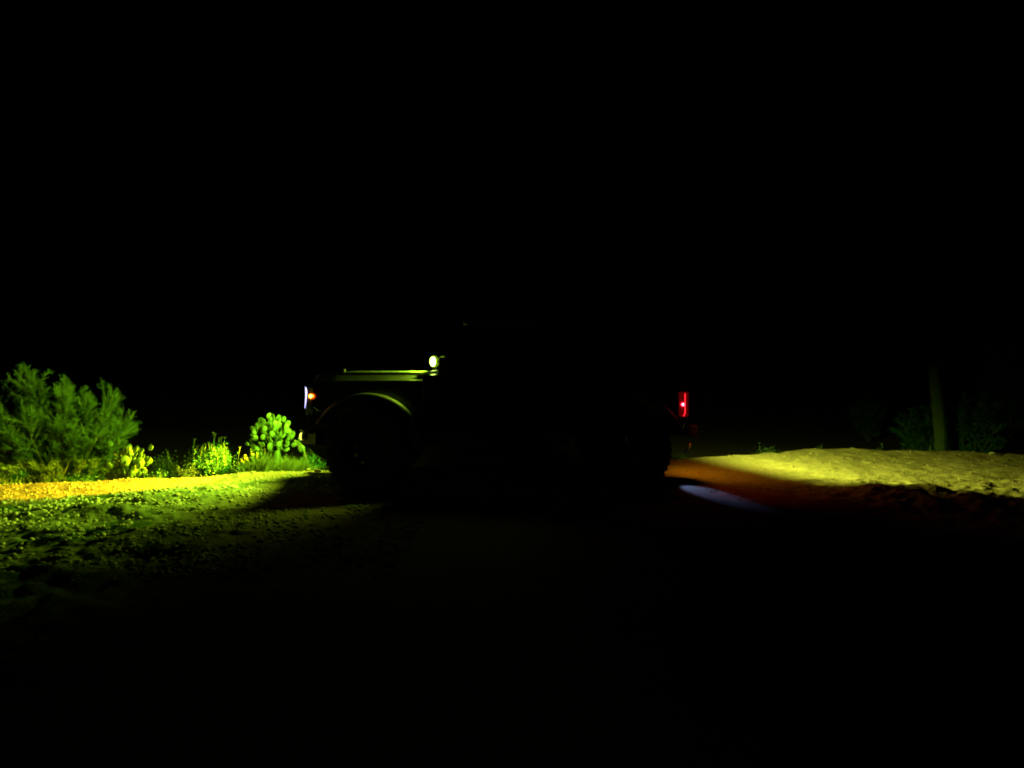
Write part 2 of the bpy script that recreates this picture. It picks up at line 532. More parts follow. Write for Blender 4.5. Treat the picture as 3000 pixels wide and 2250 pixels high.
# wheels
def make_wheel():
    w = bpy.data.objects.new("wheel", None); COL.objects.link(w); w.parent = car
    t = MB(); W = .30
    pr = [(.23, -W / 2 + .02), (.30, -W / 2 - .005), (.40, -W / 2 - .01), (.440, -W / 2 + .012), (.452, -W / 2 + .05),
          (.452, W / 2 - .05), (.440, W / 2 - .012), (.40, W / 2 + .01), (.30, W / 2 + .005), (.23, W / 2 - .02)]
    t.lathe_y(pr, 0, 0, 0, 64)
    for i in range(40):                                     # tread lugs
        a = 2 * math.pi * i / 40
        for rowi, (y0, y1) in enumerate(((-.155, -.085), (-.075, -.005), (.005, .075), (.085, .155))):
            aa = a + (rowi % 2) * math.pi / 40
            ca, sa = math.cos(aa), math.sin(aa)
            ta, tb = -sa, ca
            h0, h1, hw = .44, .470, .026
            n = len(t.v)
            for (r, u, y) in ((h0, -hw, y0), (h0, hw, y0), (h0, hw, y1), (h0, -hw, y1), (h1, -hw * .8, y0 + .004), (h1, hw * .8, y0 + .004), (h1, hw * .8, y1 - .004), (h1, -hw * .8, y1 - .004)):
                t.v.append((r * ca + u * ta, y, r * sa + u * tb))
            t.f += [tuple(n + q for q in f_) for f_ in ((4, 5, 6, 7), (0, 1, 5, 4), (1, 2, 6, 5), (2, 3, 7, 6), (3, 0, 4, 7))]
    t.build("tyre", RUBBER, w)
    r = MB()
    r.lathe_y([(.235, -.13), (.225, -.12), (.21, -.10), (.20, .12), (.235, .13), (.24, 0)], 0, 0, 0, 40)
    r.lathe_y([(.0, -.085), (.07, -.095), (.08, -.07), (.0, -.05)], 0, 0, 0, 20)
    for i in range(8):
        a = 2 * math.pi * i / 8
        ca, sa = math.cos(a), math.sin(a)
        n = len(r.v)
        for (rr, u, y) in ((.06, -.028, -.09), (.06, .028, -.09), (.215, .035, -.11), (.215, -.035, -.11), (.06, -.028, -.05), (.06, .028, -.05), (.215, .035, -.07), (.215, -.035, -.07)):
            r.v.append((rr * ca - u * sa, y, rr * sa + u * ca))
        r.f += [tuple(n + q for q in f_) for f_ in ((0, 1, 2, 3), (4, 7, 6, 5), (0, 4, 5, 1), (1, 5, 6, 2), (2, 6, 7, 3), (3, 7, 4, 0))]
    r.build("rim", RIM, w)
    return w


w0 = make_wheel()
w0.location = (WXF, 8.80 - MIDY, WR)
for (x, y, z, rot, sc_) in ((WXR, 8.80, WR, 0, 1), (WXF, 10.35, WR, 180, 1), (WXR, 10.35, WR, 180, 1), (2.12, 9.62, 1.06, 90, .96)):
    c = w0.copy(); COL.objects.link(c); c.parent = car
    if x > 2: c.name = "spare_wheel"
    c.location = (x, y - MIDY, z); c.rotation_euler = (0, R(17), R(rot)) if x < 2 else (0, 0, R(90)); c.scale = (sc_,) * 3
    for ch in list(w0.children):
        g = ch.copy(); COL.objects.link(g); g.parent = c

# front bumper with wings, skid plate, tow hooks, fog lamps
bm = MB()
bm.v = [(-2.24, 9.00, .50), (-2.24, 10.15, .50), (-2.43, 10.02, .50), (-2.43, 9.13, .50),
        (-2.24, 9.00, .64), (-2.24, 10.15, .64), (-2.43, 10.02, .63), (-2.43, 9.13, .63)]
bm.f = [(0, 1, 2, 3), (4, 7, 6, 5), (0, 4, 5, 1), (1, 5, 6, 2), (2, 6, 7, 3), (3, 7, 4, 0)]
bumper = part(bm, "front_bumper", METAL, bevel=.012)
part(MB().box(-2.25, -2.08, 9.15, 10.0, .52, .74), "bumper_bracket", METAL, bumper)
part(MB().prism([(-2.40, .498), (-2.19, .33), (-2.13, .33), (-2.13, .498)], 9.1, 10.05), "skid_plate", METAL, bumper, bevel=.006)
for y in (9.40, 9.75):
    part(MB().tube([(-2.40, y, .60), (-2.48, y, .61), (-2.51, y, .57), (-2.48, y, .53), (-2.42, y, .54)], .012, 8), "tow_hook", METAL, bumper, smooth=True)
for y in (9.11, 10.04):
    fg = part(MB().tube([(-2.36, y, .585), (-2.425, y, .585)], .045, 16), "fog_lamp", PLASTIC, smooth=True)
    part(MB().ell((-2.430, y, .588), (.024, .040, .044)), "lens", E_FOG, fg, smooth=True)
    part(MB().prism([(-2.45, .640), (-2.405, .640), (-2.415, .655), (-2.445, .658)], y - .02, y + .02), "bracket", CHROME, fg)
# headlamps in the grille
for y in (9.20, 9.95):
    h_ = part(MB().tube([(-2.22, y, 1.02), (-2.265, y, 1.02)], .095, 24), "headlight", PLASTIC, smooth=True)
    part(MB().ell((-2.265, y, 1.02), (.02, .085, .085)), "lens", LAMPGLASS, h_, smooth=True)
# fender noses: running-light strip and amber marker
DX, DZ = -.062, -.008
for sg, y in ((-1, 8.875), (1, 10.275)):
    yo = y if sg < 0 else y - .03
    zt = [(-2.268, .935), (-2.262, .99), (-2.256, 1.05), (-2.253, 1.11), (-2.256, 1.15), (-2.262, 1.178)]
    hw = [.0018, .0045, .0065, .0095, .008, .0015]
    dl = MB(); dl.tube([(x + DX, yo, z + DZ) for x, z in zt], hw, 8)
    housing = part(MB().prism([(-2.245 + DX, .93), (-2.19 + DX, .92), (-2.19 + DX, 1.15), (-2.24 + DX, 1.16)], yo - .004, yo + .05), "running_lamp", PLASTIC, bevel=.004)
    part(dl, "light_strip", E_DRL, housing, smooth=True)
    ma = part(MB().ell((-2.192 + DX, yo + .002, 1.070 + DZ), (.040, .014, .036), 14, 8), "side_marker", AMBER_LENS_GLOW, smooth=True)
    m = MB(); ym = yo - .016 if sg < 0 else yo + .05
    m.v = [(-2.216, ym, 1.087), (-2.216, ym, 1.058), (-2.200, ym, 1.053), (-2.176, ym, 1.068), (-2.172, ym, 1.074), (-2.200, ym, 1.092)]
    m.v = [(a + DX, b_, c_ + DZ) for a, b_, c_ in m.v]
    m.v += [(a, b_ + .003, c_) for a, b_, c_ in m.v]
    m.f = [(0, 1, 2, 3, 4, 5), (11, 10, 9, 8, 7, 6)] + [(i, (i + 1) % 6 + 0, (i + 1) % 6 + 6, i + 6) for i in range(6)]
    part(m, "bulb", E_AMBER, ma)
    # splash guard below the nose
    part(MB().prism([(a + DX, c_ + DZ) for a, c_ in ((-2.262, .925), (-2.225, .935), (-2.17, .90), (-2.19, .86), (-2.222, .875), (-2.245, .82), (-2.262, .86))], yo, yo + .03), "splash_guard", ALU, bevel=.004)
# cowl lamps (one each side) with brackets
for y in (9.03, 10.12):
    cl = part(MB().tube([(-.83, y, 1.452), (-.88, y, 1.452)], [.02, .03], 16).box(-.885, -.865, y - .012, y + .012, 1.345, 1.41), "cowl_lamp", METAL, smooth=False)
    part(MB().ell((-.902, y - .04, 1.452), (.028, .028, .050), 14, 8), "lens", E_DITCH, cl, smooth=True)
    part(MB().ell((-.893, y, 1.452), (.056, .045, .070), 18, 12), "lamp_halo", E_HALO, cl, smooth=True)  # added glow sized as a halo round the lens
    part(MB().box(-.93, -.84, y - .045, y + .02, 1.338, 1.350), "bracket", CHROME, cl, bevel=.002)
# tail lamps
for sg, y in ((-1, 8.775), (1, 10.345)):
    tl = part(MB().box(1.862, 1.965, y, y + .03 if sg < 0 else y + .035, .84, 1.115), "tail_light", RED_LENS_GLOW, bevel=.006)
    yb = y - .008 if sg < 0 else y + .045
    part(MB().tube([(1.925, yb, 1.098), (1.925, yb, 1.00), (1.925, yb, .905), (1.923, yb, .875), (1.916, yb, .856), (1.902, yb, .845)], [.0045, .0042, .0045, .0045, .0045, .003], 8), "light_strip", E_REDBAR, tl, smooth=True)
    m = MB(); ym = y - .012 if sg < 0 else y + .045
    m.v = [(1.912, ym, .990), (1.912, ym, .962), (1.905, ym, .958), (1.884, ym, .974), (1.884, ym, .979), (1.905, ym, .991)]
    m.v += [(a, b_ + .003, c_) for a, b_, c_ in m.v]
    m.f = [(0, 1, 2, 3, 4, 5), (11, 10, 9, 8, 7, 6)] + [(i, (i + 1) % 6, (i + 1) % 6 + 6, i + 6) for i in range(6)]
    part(m, "bulb", E_REDDOT, tl)
    part(MB().ell((1.896, y + .001 if sg < 0 else y + .034, .975), (.032, .006, .036), 14, 8), "lamp_halo", E_RED_HALO, tl, smooth=True)  # added glow behind the bulb for its red halo
# rear bumper, plate lamp, recovery ring
rb = part(MB().prism([(1.935, .60), (2.05, .60), (2.10, .64), (2.10, .73), (1.935, .75)], 8.90, 10.25), "rear_bumper", METAL, bevel=.012)
part(MB().box(2.06, 2.13, 8.93, 8.99, .598, .606), "step_edge", CHROME, rb, bevel=.001)
part(MB().tube([(2.02, 8.90, .53), (1.99, 8.90, .47), (1.95, 8.90, .42)], .012, 8), "recovery_ring", CHROME, rb, smooth=True)
pl = part(MB().box(1.96, 2.0, 9.35, 9.43, .78, .80), "plate_lamp", PLASTIC)
part(MB().box(1.965, 1.995, 9.36, 9.42, .776, .779), "lens", E_WHITE, pl)
# rear flood lamp on the far corner
rl = part(MB().box(1.94, 1.985, 10.10, 10.20, .93, 1.01), "rear_flood_lamp", METAL, bevel=.005)
part(MB().box(1.986, 1.992, 10.108, 10.192, .938, 1.002), "lens", mat_emit("lit_flood_lens", (.8, 1.0, .10), 12), rl)

# the light those lamps throw, plus a bare spot under the rear bumper
YG = (1.0, 1.0, .035)
spot("cowl_lamp_beam", (-.945, 9.03, 1.452), (-4.4, 8.85, .80), 230, LIGHT_GREEN, 146, 1.0, .05)
spot("cowl_lamp_beam", (-.945, 10.12, 1.452), (-6.4, 11.2, 1.0), 1900, (.50, 1.0, .03), 74, .7, .02)
spot("headlight_beam", (-2.31, 9.95, 1.02), (-5.0, 11.9, .80), 480, LIGHT_GREEN, 160, .9, .04)
spot("headlight_beam", (-2.31, 9.20, 1.02), (-6.6, 8.4, 1.15), 860, (.62, 1.0, .035), 150, 1.0, .05)
spot("fog_lamp_beam", (-2.47, 10.12, .585), (-5.8, 9.60, -.35), 3300, (1.0, .70, .010), 54, .12, .02, (1, .38))
spot("rear_flood_beam", (2.02, 10.15, .985), (6.5, 11.8, -.78), 1450, (.68, 1.0, .09), 150, .75, .03, (1, .125))
spot("tail_light_glow", (2.02, 10.40, .95), (3.2, 10.4, 0), 30, (1.0, .42, .01), 130, .9, .03)
spot("tail_light_glow", (2.02, 8.76, .95), (3.2, 9.0, -.4), 3, (1.0, .10, .015), 110, .9, .03)
spot("added_under_bumper_spot", (1.93, 9.52, .56), (2.14, 8.75, -.08), 26.0, (.17, .34, 1.0), 52, .7, .01, (.46, 1))  # added spot with no lamp body, lights the bluish ground patch


# ---------------------------------------------------------------- plants
def foliage_mat(name, dark, light, sub=.1, rough=.6, scale=6):
    m, nt, N, L, b = nm(name)
    geo = N.new("ShaderNodeNewGeometry")
    no = N.new("ShaderNodeTexNoise"); no.inputs["Scale"].default_value = scale; no.inputs["Detail"].default_value = 4
    L.new(geo.outputs["Position"], no.inputs["Vector"])
    ad = N.new("ShaderNodeMath"); ad.operation = 'ADD'
    mu = N.new("ShaderNodeMath"); mu.operation = 'MULTIPLY'; mu.inputs[1].default_value = .45
    L.new(geo.outputs["Random Per Island"], mu.inputs[0])
    L.new(no.outputs[0], ad.inputs[0]); L.new(mu.outputs[0], ad.inputs[1])
    r = N.new("ShaderNodeValToRGB")
    r.color_ramp.elements[0].position = .42; r.color_ramp.elements[1].position = .95
    r.color_ramp.elements[0].color = dark + (1,); r.color_ramp.elements[1].color = light + (1,)
    L.new(ad.outputs[0], r.inputs[0]); L.new(r.outputs[0], b.inputs["Base Color"])
    b.inputs["Roughness"].default_value = rough
    return m


BROOM = foliage_mat("green_twigs", (.022, .065, .018), (.10, .20, .05))
BARK = mat_simple("green_bark", (.10, .12, .05), .8, 0, .3, 14, .4, 60)
DRY = mat_simple("dry_stem", (.07, .12, .04), .8, 0, .3, 20)
PAD = foliage_mat("cactus_skin", (.035, .09, .02), (.085, .17, .045), scale=9)
LEAF = foliage_mat("bright_leaf", (.012, .075, .022), (.034, .16, .05), scale=12)
DULL = foliage_mat("dull_leaf", (.012, .04, .015), (.035, .08, .03), scale=12)
GRASS = foliage_mat("dry_grass", (.07, .13, .03), (.16, .22, .07), scale=10)
SAG = mat_simple("saguaro_skin", (.10, .16, .05), .7, 0, .3, 5, .3, 40)
ROCK = mat_simple("pale_rock", (.40, .36, .27), .9, 0, .3, 15, .5, 50)
GRIT = mat_simple("grit", (.50, .50, .36), .9, 0, .4, 3, .3, 60)


def rdir(r, spread, d):
    v = Vector((r.gauss(0, 1), r.gauss(0, 1), r.gauss(0, 1)))
    return (d.normalized() + v * spread).normalized()


def blade(m, p, d, l, w, r, bend=.3):
    side = d.cross(Vector((r.uniform(-1, 1), r.uniform(-1, 1), r.uniform(-.4, .4)))).normalized() * w
    mid = p + d * l * .5 + Vector((r.uniform(-1, 1), r.uniform(-1, 1), 0)) * l * .06
    tip = mid + (d + Vector((0, 0, -bend * r.random()))).normalized() * l * .5
    m.quad(p - side, p + side, mid + side * .8, mid - side * .8)
    m.tri(mid - side * .8, mid + side * .8, tip)


def broom_shrub(base, limbs, seed, label, nm_="palo_verde", blades=80, bl=.085, bw=.0024, mat=None, group=None, r0=.022, sprd=.72, tipfan=0):
    r = random.Random(seed)
    root = empty(nm_, base)
    tag(root, label, "shrub", group)
    wood, crown = MB(), MB()
    for (tx, ty, tz, n) in limbs:
        tip = Vector((tx, ty, tz))
        mid = tip * .45 + Vector((r.gauss(0, .05), r.gauss(0, .05), -.12 * tip.length * r.random()))
        pts = [Vector((0, 0, -.05)), tip * .2 * .9, mid, tip * .75 + Vector((r.gauss(0, .03), r.gauss(0, .03), 0)), tip]
        wood.tube(pts, [r0, r0 * .8, r0 * .55, r0 * .35, r0 * .15], 6)
        for k in range(n):
            t = .28 + .72 * (k + r.random()) / n
            i = min(3, int(t * 4)); a = pts[i].lerp(pts[i + 1], t * 4 - i) if t < 1 else pts[-1]
            d0 = rdir(r, .50, (pts[-1] - pts[0]).normalized() + Vector((0, 0, .35)))
            ln = tip.length * r.uniform(.13, .26)
            e = a + d0 * ln
            wood.tube([a, e], [r0 * .22, r0 * .08], 4, cap=False)
            for q in range(blades):
                s = r.random() ** .6
                p = a.lerp(e, s)
                d = rdir(r, sprd * (.5 + .5 * s), d0 + Vector((0, 0, .15)))
                blade(crown, p, d, bl * r.uniform(.5, 1.3), bw, r, .15)
        if tipfan:
            dt = (pts[-1] - pts[-2]).normalized()
            for q in range(tipfan):
                p = pts[-2].lerp(pts[-1], .3 + .7 * r.random())
                blade(crown, p, rdir(r, .36, dt + Vector((0, 0, .3))), r.uniform(.10, .24), bw, r, .1)
    wood.build("branches", BARK, root)
    crown.build("crown", mat or BROOM, root)
    return root


def gz(px, Yd):
    x = (px - CX) / F * Yd
    return Vector((x, Yd, Hs(x, Yd)))


def off(base, px, py, Yd, dy=0):
    p = P(px, py, Yd) - base
    p.y += dy
    return p


# big feathery shrub at far left
B = gz(170, 10.9)
lim = []
for (px, py, dy, n) in ((60, 1100, .2, 13), (105, 1088, -.1, 14), (20, 1110, .1, 12), (-60, 1130, .0, 12), (-130, 1200, .1, 10), (170, 1115, .3, 14), (215, 1130, -.2, 13),
                        (255, 1150, .1, 12), (300, 1140, .5, 9), (330, 1200, -.1, 12), (370, 1230, .2, 12), (300, 1215, .4, 12), (350, 1275, .0, 9),
                        (120, 1180, -.4, 10), (60, 1220, -.5, 11), (10, 1180, -.4, 11), (-40, 1240, -.3, 10), (200, 1230, -.3, 9), (250, 1240, -.3, 9), (100, 1290, -.3, 6), (220, 1290, .1, 7)):
    p = off(B, px, py, 10.9, dy)
    lim.append((p.x, p.y, p.z, n))
broom_shrub(B, [(a_ * .90, b_ * .86, c_ * .88, int(n_ * 3.0)) for a_, b_, c_, n_ in lim], 3, "largest feathery green shrub, at the left edge behind the track", r0=.020, sprd=.62, tipfan=320)
# the shrub's low neighbour at the edge of the photo
for (px, Yd, hpx, sd, lab, nm_, mt) in ((20, 10.0, 70, 5, "low round leafy clump at the extreme left edge of the track", "low_bush", LEAF),
                                        (-20, 10.6, 130, 6, "loose twiggy bush under the largest feathery shrub", "twiggy_bush", BROOM),
                                        (110, 10.5, 90, 8, "thin drooping bush below the right limbs of the largest feathery shrub", "twiggy_bush", BROOM)):
    b_ = gz(px, Yd); r = random.Random(sd); l_ = []
    s = hpx / F * Yd
    for i in range(9):
        a = r.uniform(0, 2 * math.pi); q = r.uniform(.2, .8) * s
        l_.append((math.cos(a) * q, math.sin(a) * q * .6, s * r.uniform(.5, 1.0), 5))
    broom_shrub(b_, l_, sd, lab, nm_, 26, .09, .005, mt, r0=.008)


# cactus pads ------------------------------------------------
def pad_mesh():
    m = MB()
    seg, rings = 14, 7
    m.ell((0, 0, .5), (.40, .085, .5), seg, rings)
    me = bpy.data.meshes.new("pad")
    v = [(x * (1 + .12 * (z - .5)), y, z) for x, y, z in m.v]
    me.from_pydata(v, [], m.f)
    me.polygons.foreach_set("use_smooth", [True] * len(me.polygons))
    me.materials.append(PAD)
    return me


PADM = pad_mesh()


def orient(z, yaw):
    z = z.normalized()
    q = Vector((0, 0, 1)).rotation_difference(z)
    return q.to_matrix().to_4x4() @ Matrix.Rotation(yaw, 4, 'Z')


def spines_for(m, mw, size, r, n=14):
    for i in range(n):
        a, b_ = r.uniform(0, 2 * math.pi), r.uniform(-.9, .9)
        sgn = r.choice((-1, 1))
        lp = Vector((.36 * math.cos(a) * abs(b_), .085 * sgn * math.sqrt(max(0, 1 - b_ * b_)), .5 + .45 * math.sin(a) * abs(b_)))
        p = mw @ lp
        nrm = (mw.to_3x3() @ Vector((lp.x * .8, lp.y * 8, (lp.z - .5) * .8))).normalized()
        d = rdir(r, .3, nrm)
        s = d.cross(Vector((0, 0, 1)) if abs(d.z) < .9 else Vector((1, 0, 0))).normalized() * .0009
        m.tri(p - s, p + s, p + d * size * .28)


def cactus(name, label, base, pads, trunk=None, seed=1, group=None):
    """pads: list of (x, y, z, size, dirx, dirz) relative to base, each its own part"""
    r = random.Random(seed)
    root = empty(name, base); tag(root, label, "cactus", group)
    if trunk:
        MB().tube(trunk[0], trunk[1], 10).build("trunk", BARK if trunk[2] == 0 else PAD, root, smooth=True)
    sp = MB()
    for (x, y, z, s, dx, dz) in pads:
        o = bpy.data.objects.new("pad", PADM); COL.objects.link(o); o.parent = root
        mw = Matrix.Translation((x, y, z)) @ orient(Vector((dx, r.uniform(-.35, .35), dz)), r.uniform(-.9, .9)) @ Matrix.Diagonal((s * r.uniform(.85, 1.1), s * 1.2, s, 1))
        o.matrix_local = mw
        spines_for(sp, mw, s, r)
    tag(sp.build("spines", DRY, root), kind="stuff")
    return root


# tall pad cactus beside the front of the vehicle: crown of round pads on a short trunk
Yc_ = 10.75
B = gz(800, Yc_)
def pp(px, py, dy=0): return off(B, px, py, Yc_, dy)
pads = []
rc = random.Random(21)
sp_ = 1 / F * Yc_
spec = [(805, 1222, 26), (768, 1232, 24), (825, 1228, 20), (790, 1240, 22), (838, 1245, 20), (760, 1250, 18), (775, 1262, 22), (808, 1255, 26), (830, 1265, 24),
        (845, 1260, 16), (762, 1278, 20), (790, 1280, 22), (815, 1285, 24), (842, 1285, 22), (740, 1290, 18), (755, 1300, 22), (772, 1300, 20), (800, 1305, 24),
        (826, 1300, 22), (850, 1300, 18), (740, 1320, 24), (752, 1330, 26), (775, 1322, 22), (785, 1345, 22), (848, 1278, 16), (768, 1308, 20), (835, 1275, 20), (800, 1270, 22),
        (818, 1240, 20), (782, 1292, 20), (838, 1310, 20), (765, 1345, 16), (748, 1312, 16), (812, 1318, 20), (795, 1325, 20), (730, 1298, 14)]
for (px, py, s) in spec:
    q = pp(px, py + s * .5, rc.uniform(-.12, .12))
    dx = (px - 802) / 60.0
    pads.append((q.x, q.y, q.z, s * sp_ * .95, dx, 1.0 if py < 1300 else .45))
for i in range(60):
    a_ = rc.uniform(0, 6.28); q_ = math.sqrt(rc.random())
    px, py = 800 + 46 * q_ * math.cos(a_), 1268 + 48 * q_ * math.sin(a_)
    q = pp(px, py + 8, rc.uniform(-.2, .2)); s = rc.uniform(16, 24)
    pads.append((q.x, q.y, q.z, s * sp_ * .95, (px - 800) / 50 + rc.uniform(-.3, .3), 1.0 if py < 1310 else .5))
t0, t1, t2, t3 = pp(812, 1388), pp(815, 1345), pp(808, 1305), pp(800, 1260)
cactus("prickly_pear", "tall pad cactus with a short trunk, just left of the vehicle's front bumper", B, pads,
       ([t0, t1, t2, t3], [.062, .055, .035, .015], 1), 4)
# its outlying arm, hanging close to the bumper
B = gz(885, 10.9)
def pp2(px, py, dy=0): return off(B, px, py, 10.9, dy)
pads = []
for (px, py, s, dx, dz) in ((850, 1288, 16, .5, .8), (858, 1278, 14, .1, 1), (866, 1292, 22, .7, -.6), (876, 1302, 24, .6, -.9), (885, 1310, 20, .3, -1), (872, 1288, 18, .8, .3)):
    q = pp2(px, py); pads.append((q.x, q.y, q.z, s * 10.9 / F * 1.1, dx, dz))
cactus("cholla", "small leaning cactus between the tall pad cactus and the front bumper", B, pads,
       ([pp2(885, 1392), pp2(898, 1350), pp2(888, 1318), pp2(862, 1290)], [.03, .028, .024, .018], 0), 9)
# small prickly pear
Yp = 10.15
B = gz(370, Yp)
def pp3(px, py, dy=0): return off(B, px, py, Yp, dy)
pads = []
rc = random.Random(5)
for (px, py, s) in ((325, 1298, 20), (340, 1296, 20), (372, 1312, 22), (403, 1314, 26), (424, 1312, 22), (355, 1325, 26), (375, 1335, 30), (410, 1340, 26),
                    (382, 1348, 36), (403, 1352, 38), (338, 1358, 24), (358, 1368, 30), (375, 1375, 30), (398, 1372, 34), (350, 1382, 26), (365, 1345, 26),
                    (310, 1380, 16), (295, 1382, 14), (303, 1390, 14), (308, 1368, 14), (330, 1390, 18), (345, 1345, 16), (418, 1330, 18), (390, 1325, 20), (415, 1360, 22)):
    q = pp3(px, py + s * .45, rc.uniform(-.12, .12))
    pads.append((q.x, q.y, q.z, s * Yp / F * .95, (px - 380) / 60 + rc.uniform(-.3, .3), 1.0))
for i in range(42):
    a_ = rc.uniform(0, 6.28); q_ = math.sqrt(rc.random())
    px, py = 383 + 44 * q_ * math.cos(a_), 1356 + 40 * q_ * math.sin(a_)
    q = pp3(px, py + 8, rc.uniform(-.16, .16)); s = rc.uniform(18, 27)
    pads.append((q.x, q.y, q.z, s * Yp / F * .95, (px - 385) / 50 + rc.uniform(-.3, .3), 1.0))
cactus("prickly_pear", "small prickly pear at the foot of the large feathery shrub, beside the track", B, pads,
       ([pp3(380, 1405), pp3(388, 1370), pp3(396, 1340)], [.035, .03, .02], 1), 6)


# leafy bushes -----------------------------------------------
def leafy(px0, px1, pytop, Yd, seed, label, nm_, mat, leaves=900, ls=.022, stems=14, tall=0, group=None, up=.5):
    r = random.Random(seed)
    cx = (px0 + px1) / 2
    base = gz(cx, Yd)
    hw = (px1 - px0) / 2 / F * Yd
    top = P(cx, pytop, Yd).z - base.z
    root = empty(nm_, base); tag(root, label, "bush" if mat is not GRASS else "grass tuft", group)
    st, lf = MB(), MB()
    tips = []
    for i in range(stems):
        a = r.uniform(0, 2 * math.pi); q = r.uniform(.15, 1.0)
        tip = Vector((math.cos(a) * hw * q, math.sin(a) * hw * q * .7, top * (1 - .45 * q * q) * r.uniform(.75, 1.0)))
        pts = [Vector((0, 0, -.03)), tip * .5 + Vector((0, 0, .1 * top)), tip]
        st.tube(pts, [.006, .004, .002], 5, cap=False); tips.append((pts, q))
    for i in range(leaves):
        pts, q = tips[r.randrange(stems)]
        t = r.uniform(.25, 1.0) ** .7
        c = pts[0].lerp(pts[1], t * 2) if t < .5 else pts[1].lerp(pts[2], t * 2 - 1)
        c = c + Vector((r.gauss(0, 1), r.gauss(0, 1), r.gauss(0, .8))) * hw * .16
        if c.z < 0: c.z = abs(c.z) * .4
        d = rdir(r, .9, Vector((0, 0, up)))
        l = ls * r.uniform(.6, 1.4)
        s = d.cross(Vector((r.gauss(0, 1), r.gauss(0, 1), r.gauss(0, 1)))).normalized() * l * .38
        lf.quad(c, c + d * l * .5 + s, c + d * l, c + d * l * .5 - s)
    for i in range(tall):                                   # bare forked tips standing out
        pts, q = tips[i % stems]
        p = pts[2].copy(); p.z = max(p.z, top * .7)
        d = rdir(r, .15, Vector((0, 0, 1)))
        e = p + d * top * r.uniform(.12, .32)
        st.tube([p - Vector((0, 0, .1)), p, e], [.0025, .002, .0018], 4, cap=False)
        for s_ in (-1, 1):
            st.tube([e, e + Vector((s_ * .016, r.uniform(-.01, .01), .025))], [.0018, .002], 4, cap=False)
    st.build("stems", DRY if tall else BARK, root)
    lf.build("leaves", mat, root)
    return root


leafy(568, 702, 1298, 10.5, 31, "bright green leafy bush with bare forked twigs on top, left of the tall pad cactus", "leafy_bush", LEAF, 3800, .022, 30, 18)
leafy(500, 640, 1318, 10.75, 32, "dull dark bush to the left of the bright leafy bush", "dark_bush", DULL, 1300, .022, 20, 9)
leafy(430, 540, 1320, 11.2, 33, "dim bush right of the small prickly pear", "dark_bush", DULL, 1000, .022, 16, 0)
leafy(500, 600, 1352, 10.3, 34, "low dark bush at the track edge below the bare twigs", "dark_bush", DULL, 800, .02, 14, 0)
leafy(395, 525, 1381, 10.1, 35, "low green weed patch right of the small prickly pear", "weed", LEAF, 600, .016, 12, 0, up=.8)
leafy(165, 300, 1391, 9.85, 36, "low green weed patch left of the small prickly pear", "weed", LEAF, 600, .016, 12, 0, up=.8)
leafy(690, 745, 1350, 10.75, 37, "small bush between the bright leafy bush and the grass", "leafy_bush", DULL, 500, .022, 10, 0)
leafy(860, 960, 1330, 10.95, 38, "bush half hidden behind the vehicle's front wheel", "leafy_bush", LEAF, 1300, .024, 18, 5)


def tuft(px0, px1, pytop, Yd, seed, label, n=260, nm_="grass_tuft", mat=None):
    r = random.Random(seed)
    cx = (px0 + px1) / 2
    base = gz(cx, Yd); hw = (px1 - px0) / 2 / F * Yd
    top = P(cx, pytop, Yd).z - base.z
    m = MB()
    for i in range(n):
        x = r.uniform(-1, 1) * hw * .8; y = r.uniform(-1, 1) * hw * .6
        z = Hs(base.x + x, base.y + y) - base.z - .01
        l = top * r.uniform(.45, 1.1) * (1 - .3 * abs(x / hw))
        blade(m, Vector((x, y, z)), rdir(r, .22, Vector((x / hw * .5, 0, 1))), l, .0055, r, .3)
    o = m.build(nm_, mat or GRASS, None)
    o.location = base
    tag(o, label, "grass tuft")
    return o


tuft(715, 800, 1328, 10.4, 41, "pale spiky grass tuft at the foot of the tall pad cactus, left side", 800)
tuft(790, 870, 1332, 10.55, 42, "pale spiky grass tuft right under the trunk of the tall pad cactus", 800)
tuft(845, 905, 1338, 10.6, 43, "spiky grass tuft between the tall pad cactus and the half hidden bush", 600)
tuft(-40, 70, 1385, 9.7, 44, "short grass tuft at the left edge beside the yellow track", 380)
tuft(1962, 2010, 1322, 12.3, 45, "dim grass tuft just behind the vehicle's rear wheel", 160, mat=DULL)

# far shrubs and saguaro on the right ------------------------
leafy(2195, 2290, 1303, 14.2, 51, "dim low bush nearest the tail light behind the sand bank", "low_bush", DULL, 700, .03, 12)
leafy(2375, 2425, 1298, 14.6, 52, "tiny dim bush on the crest of the sand bank", "low_bush", DULL, 300, .03, 8)
leafy(2555, 2600, 1292, 14.6, 53, "tiny dim bush left of the saguaro", "low_bush", DULL, 350, .03, 8)
leafy(2700, 2740, 1285, 15.0, 54, "small pale bush against the saguaro's foot", "low_bush", GRASS, 400, .03, 8)


def far_shrub(px0, px1, pytop, Yd, seed, label):
    B_ = gz((px0 + px1) / 2, Yd); r = random.Random(seed); l_ = []
    w = (px1 - px0) / 2 / F * Yd; h = P(0, pytop, Yd).z - B_.z
    for i in range(16):
        a = r.uniform(0, 2 * math.pi); q = math.sqrt(r.random())
        l_.append((math.cos(a) * q * w, math.sin(a) * q * w, h * (1 - .35 * q * q) * r.uniform(.7, 1), 8))
    return broom_shrub(B_, l_, seed, label, "desert_shrub", 60, .16, .009, LEAF, r0=.03)


far_shrub(2635, 2745, 1195, 18.5, 61, "dark shrub left of the saguaro behind the sand bank")
far_shrub(2785, 2905, 1165, 17.5, 62, "dark shrub right of the saguaro behind the sand bank")
far_shrub(2880, 3060, 1010, 24, 63, "large dark shrub at the right edge far beyond the sand bank")
far_shrub(2480, 2610, 1170, 25, 64, "dark shrub far beyond the crest, left of the saguaro's neighbour")

